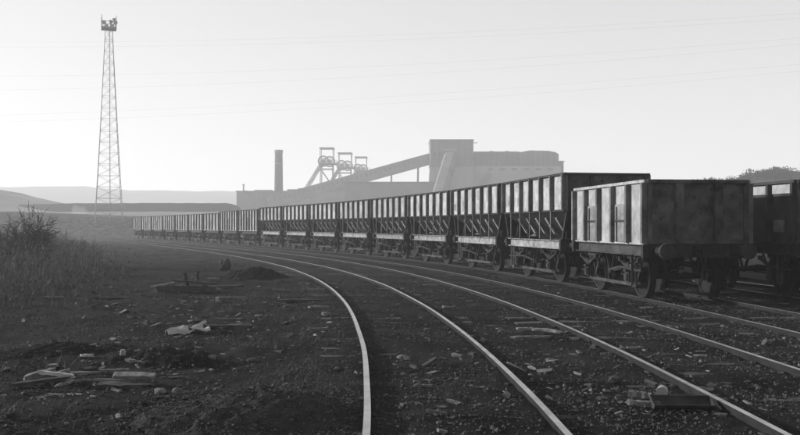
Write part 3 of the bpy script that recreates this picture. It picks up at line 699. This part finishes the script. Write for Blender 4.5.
# heaps of cinder
def heap(label, px, py, rx, ry, hh, m, seed, rz=0):
    c = ground_at(px, py); n = 90; V = []; F = []; ca, sa = math.cos(rz), math.sin(rz)
    def top(xx, yy):
        x = (xx - c.x) * ca + (yy - c.y) * sa; y = -(xx - c.x) * sa + (yy - c.y) * ca
        if abs(x) > rx * 1.3 or abs(y) > ry * 1.3: return -9
        r = math.hypot(x / rx, y / ry); a = math.atan2(y / ry, x / rx)
        r *= 1 + .22 * noise.noise(Vector((math.cos(a) * 1.5, math.sin(a) * 1.5, seed))) + .10 * noise.noise(Vector((math.cos(a) * 5, math.sin(a) * 5, seed)))
        q = (1 - r * r) ** 1.25 if r < 1 else 0
        q *= smooth((LINES[0].x_at(yy) - G2 - .12 - xx) / .2)
        return height(xx, yy) - .03 + (hh + .03) * q + q ** .5 * (.22 * hh * noise.noise(Vector((x * 3.5, y * 3.5, seed))) + .03 * noise.noise(Vector((x * 9, y * 9, seed))) + .022 * noise.noise(Vector((x * 22, y * 22, seed))) + .012 * noise.noise(Vector((x * 55, y * 55, seed)))) - (.05 if r >= 1 else 0)
    for i in range(n + 1):
        for j in range(n + 1):
            x = (i / n * 2 - 1) * rx * 1.25; y = (j / n * 2 - 1) * ry * 1.25; xx = c.x + x * ca - y * sa; yy = c.y + x * sa + y * ca
            V.append((xx - c.x, yy - c.y, top(xx, yy) - c.z))
    for i in range(n):
        for j in range(n): a = i * (n + 1) + j; F.append((a, a + n + 1, a + n + 2, a + 1))
    me = bpy.data.meshes.new('cinder_heap'); me.from_pydata(V, [], F); me.materials.append(m); me.polygons.foreach_set('use_smooth', [True] * len(F)); me.update()
    tag(obj('cinder_heap', me, None, c), label, 'heap', 'heaps on the waste ground'); HEAPS.append(top)
heap('broad smooth heap of fine cinders in the foreground, left of the bending rail', 257, 418, 1.1, .85, .23, M_heap, 3, .1)
heap('dark low mound beside the far bend of the nearest track', 256, 279, 1.15, .8, .36, M_cind, 5)
heap('low dark rubbish mound with stones, left of the foreground heap', 168, 362, .85, .6, .13, M_cind, 9)
heap('flat dark heap behind the scattered boards in the left foreground', 60, 352, 1.2, .6, .12, M_cind, 14, .2)
# single rocks
def rock(name, label, px, py, r, m, seed, group=None, flat=.7, cat='stone', sink=.25):
    p = ground_at(px, py); o = obj(name, rock_mesh(name, seed, m, 1 if r < .2 else 3, .55 if r < .2 else .25, flat), None, (p.x, p.y, p.z + r * flat * (1 - sink)), (0, 0, seed)); o.scale = (r, r, r); return tag(o, label, cat, group)
rock('boulder', 'dark round boulder standing alone beyond the low mound', 225, 270, .26, M_dstone, 2.2, flat=1.0)
rock('stone', 'large pale stone lying beyond the empty track at right', 766, 346, .075, M_stone, 3.3, flat=.75)
rock('stone', 'pale broken stone against the near rail of the empty track', 622, 352, .07, M_stone, 4.1, flat=.6)
rock('stone', 'pale stone between the rails of the nearest track', 402, 359, .07, M_stone, 5.7, flat=.5)
rock('stone', 'pale flat stone left of the nearest rail at mid distance', 327, 316, .10, M_stone, 6.4, flat=.5)
rock('stone', 'angular pale stone below the white scrap sheet', 212, 360, .055, M_stone, 7.9)
rock('stone', 'pale lump lying in front of the long lower board', 160, 394, .07, M_stone, 8.6, flat=.6)
rock('stone', 'pale lump just right of another in front of the lower board', 177, 393, .055, M_stone, 9.2, flat=.6)
rock('stone', 'small pale stone at the foot of the foreground, lower left', 156, 426, .04, M_stone, 10.2, flat=.6)
rock('stone', 'dark grey stone at the left edge of the foreground', 10, 418, .05, M_dstone, 11.3)
rock('stone', 'grey stone left of the trough between the two tracks', 616, 384, .08, M_dstone, 12.5)
# loose pale stones nobody can tell apart
pale = [rock_mesh('stone', 20 + k, M_stone, 1, .5, .65) for k in range(6)]
for lab, grp, n, box_ in (('small pale stone scattered on the dark waste ground left of the tracks', 'pale stones on the waste ground', 48, (40, 345, 285, 425)), ('small pale stone lying among the rails of the two empty tracks', 'pale stones among the rails', 28, (380, 780, 285, 428)), ('small pale stone beside the track of the standing wagons', 'pale stones by the wagon track', 14, (640, 798, 318, 345))):
    k = 0
    while k < n:
        px = rng.uniform(box_[0], box_[1]); py = box_[2] + (box_[3] - box_[2]) * rng.random() ** 1.2; p = ground_at(px, py)
        d = min(abs(p.x - Ln.x_at(p.y) - s * G2) for Ln in LINES for s in (-1, 1))
        if d < .13: continue
        r = rng.uniform(.012, .032) * (1 + .02 * p.y); o = obj('stone', pale[rng.randrange(6)], None, (p.x, p.y, p.z + r * .25), (rng.uniform(-.3, .3), rng.uniform(-.3, .3), rng.uniform(0, 6))); o.scale = (r * rng.uniform(.8, 1.6), r, r); tag(o, lab, 'stone', grp); k += 1
# boards and scrap
def plank_mesh(L, wd, th, m, seed, ends=.22, nseg=8):
    r = random.Random(seed); V = []; F = []; bow = r.uniform(-.03, .03); wv = r.uniform(-.02, .02)
    for i in range(nseg + 1):
        t = i / nseg; x = -L / 2 + L * t; cyy = wv * math.sin(t * 3.1); cz = bow * math.sin(t * 3.1) * L
        for y, z in ((-1, -1), (1, -1), (1, 1), (-1, 1)):
            e = r.uniform(-ends, ends) * L * .5 if i in (0, nseg) else 0
            V.append((x + e, cyy + y * wd / 2 * (1 + r.uniform(-.22, .16)) * (.75 if i in (0, nseg) else 1), cz + z * th / 2 * (1 + r.uniform(-.3, .2))))
    for i in range(nseg):
        for j in range(4): F.append((i * 4 + j, i * 4 + (j + 1) % 4, (i + 1) * 4 + (j + 1) % 4, (i + 1) * 4 + j))
    F += [(0, 1, 2, 3), tuple(nseg * 4 + j for j in range(4))]
    return MB().add(V, F).mesh('board', m)
def board(label, px, py, L, wd, th, rz, m, lift=.0, pitch=0, roll=0, name='board', group='scrap boards'):
    p = ground_at(px, py); o = obj(name, plank_mesh(L, wd, th, m, int(px * 7 + py)), None, (p.x, p.y, p.z + th / 2 - .005 + lift), (roll, pitch, R(rz))); return tag(o, label, 'board', group)
# far pile with two stakes
board('long dark timber lying under the two upright stakes', 184, 292, 1.5, .18, .14, 8, M_dwood)
board('pale board propped on the left end of the far timber pile', 166, 290, .75, .14, .04, 28, M_wood, .14, -.16)
board('grey board across the middle of the far timber pile', 192, 289, 1.0, .16, .05, -12, M_dwood, .16, .05)
board('pale board at the right end of the far timber pile', 205, 292, .8, .16, .04, 6, M_wood, .08, .06)
board('grey board lying flat right of the far timber pile', 226, 288, .9, .2, .05, 20, M_dwood, .03)
board('short pale board lying behind the far timber pile', 213, 280, .5, .1, .05, -10, M_wood, .02)
for lab, px, py, h_, tl in (('left of two upright stakes in the far timber pile', 186.5, 284, .32, -.18), ('right of two upright stakes in the far timber pile', 198, 283, .34, .06)):
    p = ground_at(px, py + 5); o = obj('stake', plank_mesh(h_, .07, .06, M_dwood, int(px)), None, (p.x, p.y, p.z + .1 + h_ / 2), (0, R(90) + tl, 0)); tag(o, lab, 'stake', 'upright stakes')
# middle left scrap
p = ground_at(187, 334)
V = []; F = []; n = 10
for i in range(n + 1):
    for j in range(n + 1):
        u = i / n - .5; v = j / n - .5; V.append((u * .62, v * .42, .10 + .10 * noise.noise(Vector((u * 4, v * 4, 2.2))) + .08 * u - .12 * abs(v)))
for i in range(n):
    for j in range(n):
        if noise.noise(Vector((i * .5, j * .5, 8.1))) < .28: a = i * (n + 1) + j; F.append((a, a + n + 1, a + n + 2, a + 1))
me = bpy.data.meshes.new('scrap_sheet'); me.from_pydata(V, [], F); me.materials.append(M_pale); o = obj('scrap_sheet', me, None, p, (0, 0, .5)); sm = o.modifiers.new('thick', 'SOLIDIFY'); sm.thickness = .012
tag(o, 'crumpled white scrap sheet with torn edges on the waste ground', 'scrap sheet')
o = board('thin pale lath right of the upright white block', 232, 299, .55, .04, .03, 4, M_wood, .03)
p = ground_at(218, 303); mb = MB(); mb.box((0, 0, .05), (.07, .06, .14)); mb.box((0.01, 0, .125), (.05, .045, .012)); o = mb.build('block', M_pale); o.location = p; o.rotation_euler = (.1, -.15, .3); tag(o, 'small upright white block beside a thin lath', 'block')
for lab, px, py, L, wd, rz, m in (('grey slat in the middle scatter, right of the white scrap sheet', 228, 321, .55, .07, -6, M_wood), ('short slat below the first in the middle scatter', 236, 327, .45, .06, 10, M_wood), ('dark board left end of the middle scatter', 205, 329, .6, .16, 5, M_dwood),
                          ('dark flat board near the bend of the left rail', 300, 302, .9, .18, 3, M_dwood), ('short pale slat near the bend of the left rail', 318, 309, .4, .07, -4, M_wood), ('pale slat at the foot of the dark mound', 283, 291, .6, .07, -3, M_wood), ('pale splinter lying left of the nearest rail, mid distance', 318, 331, .32, .06, 24, M_wood),
                          ('dark half-buried board left of the far timber pile', 112, 299, .9, .12, -3, M_dwood), ('pale half-buried board at the edge of the weeds', 52, 299, .5, .1, -4, M_wood)): board(lab, px, py, L, wd, .04, rz, m, .02)
# foreground left boards
board('bright plank with its end propped up in the left foreground', 57, 383, .38, .07, .035, -8, M_pale, .08, .1)
board('dark plank crossing under the bright propped plank', 42, 386, .5, .10, .04, 12, M_dwood, .03, -.1)
board('grey plank lying left of the bright propped plank', 40, 381, .3, .09, .04, 30, M_wood, .06, -.2)
board('thin grey lath behind the bright propped plank', 76, 376, .45, .04, .025, 14, M_wood, .02)
board('broad pale plank right of the bright propped plank', 132, 383, .45, .11, .04, 3, M_wood, .06, .02, .25)
board('dark slab lying beneath the broad pale plank', 124, 388, .6, .2, .05, -5, M_dwood, .005)
board('long thin lath between the two foreground planks', 98, 383, .5, .03, .025, 2, M_wood, .01)
board('flat grey board nearest the camera in the left foreground', 62, 396, .36, .07, .03, -2, M_wood, .0)
board('pale chip lying behind the foreground boards', 87, 358, .16, .05, .03, -2, M_pale, .02)
board('pale splintered board above the foreground boards', 137, 365, .3, .08, .035, -12, M_wood, .03, .1)
board('grey slat behind the broad pale plank', 115, 374, .3, .06, .03, 10, M_wood, .03)
board('dark stick leaning up at the left of the foreground boards', 33, 372, .3, .035, .03, 20, M_dwood, .06, .5)
p = ground_at(122.5, 357); mb = MB(); mb.box((0, 0, .035), (.06, .055, .085)); mb.box((0, 0, .083), (.045, .045, .012)); o = mb.build('block', M_pale); o.location = p; o.rotation_euler = (.05, .1, .4); tag(o, 'small white block standing behind the foreground boards', 'block')
# between the tracks
board('pale plank on top of the small pile between the tracks', 546, 334, .42, .07, .035, -22, M_pale, .04, .05, group='boards between the tracks')
board('grey plank at the bottom of the small pile between the tracks', 532, 338, .5, .07, .035, 6, M_wood, .0, group='boards between the tracks')
board('short plank at the back of the small pile between the tracks', 525, 331, .25, .08, .035, -5, M_wood, .02, group='boards between the tracks')
board('thin dark lath left of the small pile between the tracks', 497, 328, .5, .04, .03, -3, M_wood, .01, group='boards between the tracks')
board('short broken stick between the rails of the nearest track', 423, 388, .19, .04, .03, -14, M_wood, .01, group='boards between the tracks')
board('grey offcut lying between the rails of the nearest track', 405, 360, .12, .07, .04, -30, M_wood, .01, group='boards between the tracks')
board('pale block of wood left of the dark trough', 639, 400, .17, .08, .05, -25, M_wood, .03, .05, group='boards between the tracks')
board('longer block of wood below the other, left of the trough', 643, 405, .30, .07, .05, -20, M_wood, .0, group='boards between the tracks')
board('pale plank end right of the broken stone by the rail', 635, 350, .2, .06, .03, 10, M_wood, .02, group='boards between the tracks')
# trough: half a dark iron trough
p = ground_at(682, 408); V = []; F = []; n = 10; L = .52
for i, x in enumerate((-L / 2, -L / 4, 0, L / 4, L / 2)):
    for r in (.085, .076):
        for k in range(n + 1):
            t = math.pi * (1 + k / n); V.append((x, r * 1.25 * math.cos(t), r * math.sin(t) * (1 - .5 * abs(x / L) ** 2)))
q = 2 * (n + 1)
for i in range(4):
    for rr in (0, n + 1):
        for k in range(n): a = i * q + rr + k; F.append((a, a + 1, a + q + 1, a + q))
    for k in (0, n): a = i * q + k; F.append((a, a + q, a + q + n + 1, a + n + 1))
for i in (0, 4): F.append(tuple(i * q + k for k in range(n + 1)))
o = MB().add(V, F).build('trough', M_iron); o.location = p + Vector((0, 0, .07)); o.rotation_euler = (.25, 0.0, R(-4)); tag(o, 'dark iron trough lying between the two empty tracks', 'trough')
mb = MB(); mb.mi = 0; mb.cyl((-.06, 0, 0), (.06, 0, 0), .05, n=18); mb.lathe([(.054, -.064), (.054, -.05), (.046, -.05), (.046, -.064)], (0, 0, 0), (1, 0, 0), 18); mb.lathe([(.054, .05), (.054, .064), (.046, .064), (.046, .05)], (0, 0, 0), (1, 0, 0), 18)
o = mb.build('can', M_pale); p = ground_at(662, 397); o.location = p + Vector((0, 0, .05)); o.rotation_euler = (0, 0, R(70)); tag(o, 'battered pale tin can lying behind the trough', 'can')
# dead stalk at the bottom edge
p = ground_at(87, 434); mb = MB(); pts = [Vector((0, 0, 0)), Vector((.01, 0, .05)), Vector((.03, .01, .09)), Vector((.035, .0, .12))]
for i in range(3): mb.cyl(pts[i], pts[i + 1], .012 - .003 * i, .009 - .003 * i, 6)
for k in range(9): a = k * .7; mb.bar((0, 0, .01), (math.cos(a) * .05, math.sin(a) * .04, .05 + .02 * (k % 3)), .014, .004)
o = mb.build('dead_stalk', M_twig); o.location = p; tag(o, 'dark dead weed stalk at the bottom edge of the foreground', 'plant')

# ------------------------------------------------------------------ loose gravel and cinders (nobody could count it)
def gravel():
    r = np.random.default_rng(4); V = []; F = []; base = np.array([(1, 0, 0), (-.9, .2, 0), (0, 1, 0), (.1, -.95, 0), (0, 0, .8), (.1, 0, -.8)])
    tri = [(0, 2, 4), (2, 1, 4), (1, 3, 4), (3, 0, 4), (2, 0, 5), (1, 2, 5), (3, 1, 5), (0, 3, 5)]
    n = 0; N = 76000
    while n < N:
        D = 4.5 + 24 * r.random() ** 1.7; x = r.uniform(-.52, .52) * D
        if n < 10000: D = r.uniform(6.4, 8.9); x = r.uniform(-2.4, -.2)
        if n >= 10000 and noise.noise(Vector((x * .8, D * .8, 3))) + r.uniform(-.5, .5) < -.15: continue
        d = min(abs(x - Ln.x_at(D) - s * G2) for Ln in LINES for s in (-1, 1))
        if d < .07: continue
        sz = float(np.exp(r.normal(-4.95, .5))) * (1 + D * .02); sz = min(sz, .035) * (.65 if n < 10000 else 1)
        a = r.uniform(0, 6.28); c, s = math.cos(a), math.sin(a); z = surf(x, D) + sz * .2; o = len(V)
        k = r.uniform(.6, 1.4, (6, 1)) * base * sz
        for q in k: V.append((x + q[0] * c - q[1] * s, D + q[0] * s + q[1] * c, z + q[2]))
        F += [(o + i, o + j, o + l_) for i, j, l_ in tri]; n += 1
    me = bpy.data.meshes.new('gravel'); me.from_pydata(V, [], F); me.materials.append(M_grav); me.update()
    o = obj('gravel', me); tag(o, 'loose dark gravel and cinders strewn over the yard', 'gravel', kind='stuff')
gravel()

# ------------------------------------------------------------------ weeds
def strip(V, F, p, h, wd, lean, az, curve=.2, seg=3):
    o = len(V); c, s = math.cos(az), math.sin(az)
    for i in range(seg + 1):
        t = i / seg; q = wd * (1 - t * .75) / 2; off = lean * h * (t + curve * t * t)
        x = p[0] + c * off; y = p[1] + s * off; z = p[2] + h * t * (1 - .15 * curve * t)
        V.append((x - s * q, y + c * q, z)); V.append((x + s * q, y - c * q, z))
    for i in range(seg): a = o + 2 * i; F.append((a, a + 1, a + 3, a + 2))
def weeds():
    r = random.Random(11); V = []; F = []
    xe = lambda D: float(np.interp(D, [14, 18, 22, 30, 45, 60, 75, 100], [-6.9, -7.2, -8.2, -10.2, -14.8, -20, -27, -38]))
    n = 0
    while n < 9500:
        D = 18 + 80 * r.random() ** 1.35; e = xe(D); x = e - abs(r.gauss(0, 1)) * (3 + D * .14) + r.gauss(0, .9)
        if x < -.50 * D - 6: continue
        cl = noise.noise(Vector((x * .35, D * .35, 6)))
        if cl + r.uniform(-.45, .45) < -.22: continue
        ed = smooth((e - x + 1.2) / 4.5 + .25 * cl) * smooth((D - 16) / 12)
        h = (.22 + 0.9 * ed) * (r.uniform(.4, 1.0) if r.random() < .85 else r.uniform(1.0, 1.45)) * (1 + .35 * cl); z = height(x, D)
        az = r.uniform(0, 6.28); wd = r.uniform(.006, .016) * (1 + D * .012)
        strip(V, F, (x, D, z - .03), h, wd, r.uniform(.02, .22), az)
        for k in range(r.randrange(1, 4)):
            hh = h * r.uniform(.2, .75); a2 = r.uniform(0, 6.28); strip(V, F, (x, D, z + hh * r.uniform(0, .7)), h * r.uniform(.15, .4), wd * .9, r.uniform(.2, .9), a2, .6, 2)
        if r.random() < .4:
            for k in range(5): strip(V, F, (x + r.uniform(-.04, .04), D, z + h * r.uniform(.75, .98)), r.uniform(.05, .14), wd * 1.6, r.uniform(0, .7), r.uniform(0, 6.28), .2, 1)
        n += 1
    me = bpy.data.meshes.new('weeds'); me.from_pydata(V, [], F); me.materials.append(M_reed); me.update()
    tag(obj('tall_weeds', me), 'thicket of tall dead weeds at the left edge of the yard', 'weeds', kind='stuff')
    V = []; F = []                                        # low tufts over the waste ground
    for _ in range(900):
        px = r.uniform(-30, 350); py = 245 + 185 * r.random() ** 1.5
        D0 = 900 * 1.65 / (py - 226); x0 = (px - 400) * D0 / 900
        if x0 > LINES[0].x_at(D0) - 1.1 or noise.noise(Vector((x0 * .5, D0 * .5, 9))) < .0: continue
        for k in range(r.randrange(5, 14)):
            x = x0 + r.gauss(0, .09); y = D0 + r.gauss(0, .09); strip(V, F, (x, y, height(x, y) - .01), r.uniform(.03, .11) * (1 + D0 * .015), r.uniform(.003, .006) * (1 + D0 * .03), r.uniform(.1, .9), r.uniform(0, 6.28), .5, 2)
    me = bpy.data.meshes.new('grass'); me.from_pydata(V, [], F); me.materials.append(M_reed); me.update()
    tag(obj('grass_tufts', me), 'low dead grass tufts dotted over the waste ground', 'grass', kind='stuff')
weeds()
def litter():
    """splinters, chips and lumps of the tip: too many and too small to pick apart"""
    r = random.Random(21); V = [[], []]; F = [[], []]
    spots = [(75, 382, 75, 14, 260), (190, 325, 60, 14, 190), (215, 290, 70, 8, 150), (135, 352, 80, 10, 140), (290, 320, 50, 20, 120), (420, 400, 22, 25, 60), (520, 350, 60, 20, 130), (660, 402, 45, 10, 120), (560, 380, 120, 30, 60), (700, 350, 80, 15, 100), (110, 300, 80, 20, 160)]
    for cx, cy, sx, sy, n in spots:
        for _ in range(n):
            py = cy + r.gauss(0, sy)
            if py < 262 or py > 445: continue
            px = cx + r.gauss(0, sx); D = 900 * 1.66 / (py - 226); x = (px - 400) * D / 900
            d = min(abs(x - Ln.x_at(D) - s_ * G2) for Ln in LINES for s_ in (-1, 1))
            if d < .1: continue
            z = surf(x, D); k = 0 if r.random() < .55 else 1
            L = math.exp(r.gauss(-3.1, .55)) * (1 + D * .03); L = min(L, .5); wd = L * r.uniform(.12, .5); th = min(.035, wd * r.uniform(.2, .8))
            rot = Matrix.Rotation(r.uniform(0, 6.28), 3, 'Z') @ Matrix.Rotation(r.gauss(0, .22), 3, 'Y') @ Matrix.Rotation(r.gauss(0, .3), 3, 'X')
            o = len(V[k])
            for q in ((-1, -1, -1), (1, -1, -1), (1, 1, -1), (-1, 1, -1), (-1, -1, 1), (1, -1, 1), (1, 1, 1), (-1, 1, 1)):
                p = rot @ Vector((q[0] * L / 2 * r.uniform(.7, 1.2), q[1] * wd / 2 * r.uniform(.6, 1.2), q[2] * th / 2 * r.uniform(.6, 1.2))); V[k].append((x + p.x, D + p.y, z + th * .4 + p.z))
            F[k] += [tuple(o + i for i in f) for f in ((3, 2, 1, 0), (4, 5, 6, 7), (0, 1, 5, 4), (1, 2, 6, 5), (2, 3, 7, 6), (3, 0, 4, 7))]
    for k, (nm, m, lab) in enumerate((('wood_litter', M_litter, 'pale splinters and chips littering the waste ground and tracks'), ('dark_litter', M_dwood, 'dark splinters and clods littering the waste ground and tracks'))):
        me = bpy.data.meshes.new(nm); me.from_pydata(V[k], [], F[k]); me.materials.append(m); me.update(); tag(obj(nm, me), lab, 'litter', kind='stuff')
M_litter = mat('splintered_litter', 0.11, 0.8, 7, 0.9)
litter()
# bare shrub
def shrub(label, px, D, H, seed, n0=7):
    r = random.Random(seed); x = X(px, D); root = thing('bare_shrub', label, 'shrub', (x, D, height(x, D)), 0)
    tr = MB(); tw = MB()
    def grow(mb, p, d, L, rad, lev):
        k = 3; q = p
        for i in range(k):
            d = (d + Vector((r.gauss(0, .16), r.gauss(0, .16), r.gauss(.0, .12)))).normalized(); e = q + d * L / k; r1 = rad * (1 - .22 * (i + 1)); mb.cyl(q, e, rad * (1 - .22 * i), r1, 5, False)
            if lev < 4:
                for _ in range(2 if lev < 3 else 1):
                    a = r.uniform(0, 6.28); sd_ = d.orthogonal().normalized(); sd_ = Matrix.Rotation(a, 3, d) @ sd_
                    grow(tw, e, (d + sd_ * r.uniform(.5, 1.0)).normalized(), L * r.uniform(.45, .65), max(r1 * .6, .011), lev + 1)
            q = e
    for k in range(n0):
        a = r.uniform(0, 6.28); grow(tr, Vector((r.gauss(0, .1), r.gauss(0, .1), -.1)), Vector((math.cos(a) * r.uniform(.2, 1.2), math.sin(a) * r.uniform(.2, 1.1), 1)).normalized(), H * r.uniform(.6, .75), .045, 1)
    tr.build('trunk', M_twig, root, fixn=False); tw.build('crown', M_twig, root, fixn=False)
shrub('bare leafless shrub rising out of the weeds at the left edge', 14, 36, 2.0, 3, 13)
shrub('small bare bush in the weeds just right of the leafless shrub', 35, 38, 1.1, 8, 6)
# woodland on the far right hill: reads as one mass
def woodland():
    r = random.Random(5); V = []; F = []
    for _ in range(190):
        px = r.uniform(690, 900); D = 226 + r.uniform(-22, 14); x = X(px, D); zc = float(np.interp(px, [640, 700, 735, 752, 770, 800, 860, 980], [6.9, 12.7, 13.5, 15, 15.8, 15.4, 14.2, 10.7])) - abs(D - 230) * .12
        h = r.uniform(1.0, 2.6)
        for k in range(110):
            a = r.uniform(0, 6.28); u = r.random() ** .4; b = r.uniform(-.3, 1.57); c = Vector((x + math.cos(a) * math.cos(b) * u * h * .9, D + math.sin(a) * math.cos(b) * u * h * .9, zc - .6 + h * (.2 + .6 * math.sin(b) * u))); s = r.uniform(.15, .38); o = len(V)
            for q in range(3): V.append((c.x + r.uniform(-s, s), c.y + r.uniform(-s, s), c.z + r.uniform(-s, s)))
            F.append((o, o + 1, o + 2))
    me = bpy.data.meshes.new('woodland'); me.from_pydata(V, [], F); me.materials.append(M_wood2); me.update()
    tag(obj('woodland', me), 'dark wood covering the hill behind the wagons at right', 'wood', kind='stuff')
woodland()

# ------------------------------------------------------------------ haze
mb = MB(); mb.box((0, 0, 24), (3200, 3200, 56)); hz = mb.build('haze', None); hz.data.materials.clear()
hm = bpy.data.materials.new('haze'); hm.use_nodes = True; n = hm.node_tree; n.nodes.clear(); pv = n.nodes.new('ShaderNodeVolumePrincipled'); mo = n.nodes.new('ShaderNodeOutputMaterial')
pv.inputs['Color'].default_value = (.97, .97, .97, 1); pv.inputs['Density'].default_value = HAZE; pv.inputs['Anisotropy'].default_value = 0.1
n.links.new(pv.outputs[0], mo.inputs['Volume']); hz.data.materials.append(hm); tag(hz, 'pale sunlit haze filling the air over the yard', 'haze', kind='stuff')

# puff of steam rising behind the bank
me = rock_mesh('steam_puff', 6.4, None, 4, .3, .8); me.materials.clear(); sm_ = bpy.data.materials.new('steam'); sm_.use_nodes = True; n = sm_.node_tree; n.nodes.clear(); pv = n.nodes.new('ShaderNodeVolumePrincipled'); mo = n.nodes.new('ShaderNodeOutputMaterial')
pv.inputs['Color'].default_value = (.98, .98, .98, 1); pv.inputs['Density'].default_value = 0.045; n.links.new(pv.outputs[0], mo.inputs['Volume']); me.materials.append(sm_)
o = obj('steam_puff', me, None, at(79, 210.5, 215)); o.scale = (2.0, 2.2, 1.6); tag(o, 'faint puff of white steam in front of the far embankment', 'steam', kind='stuff')
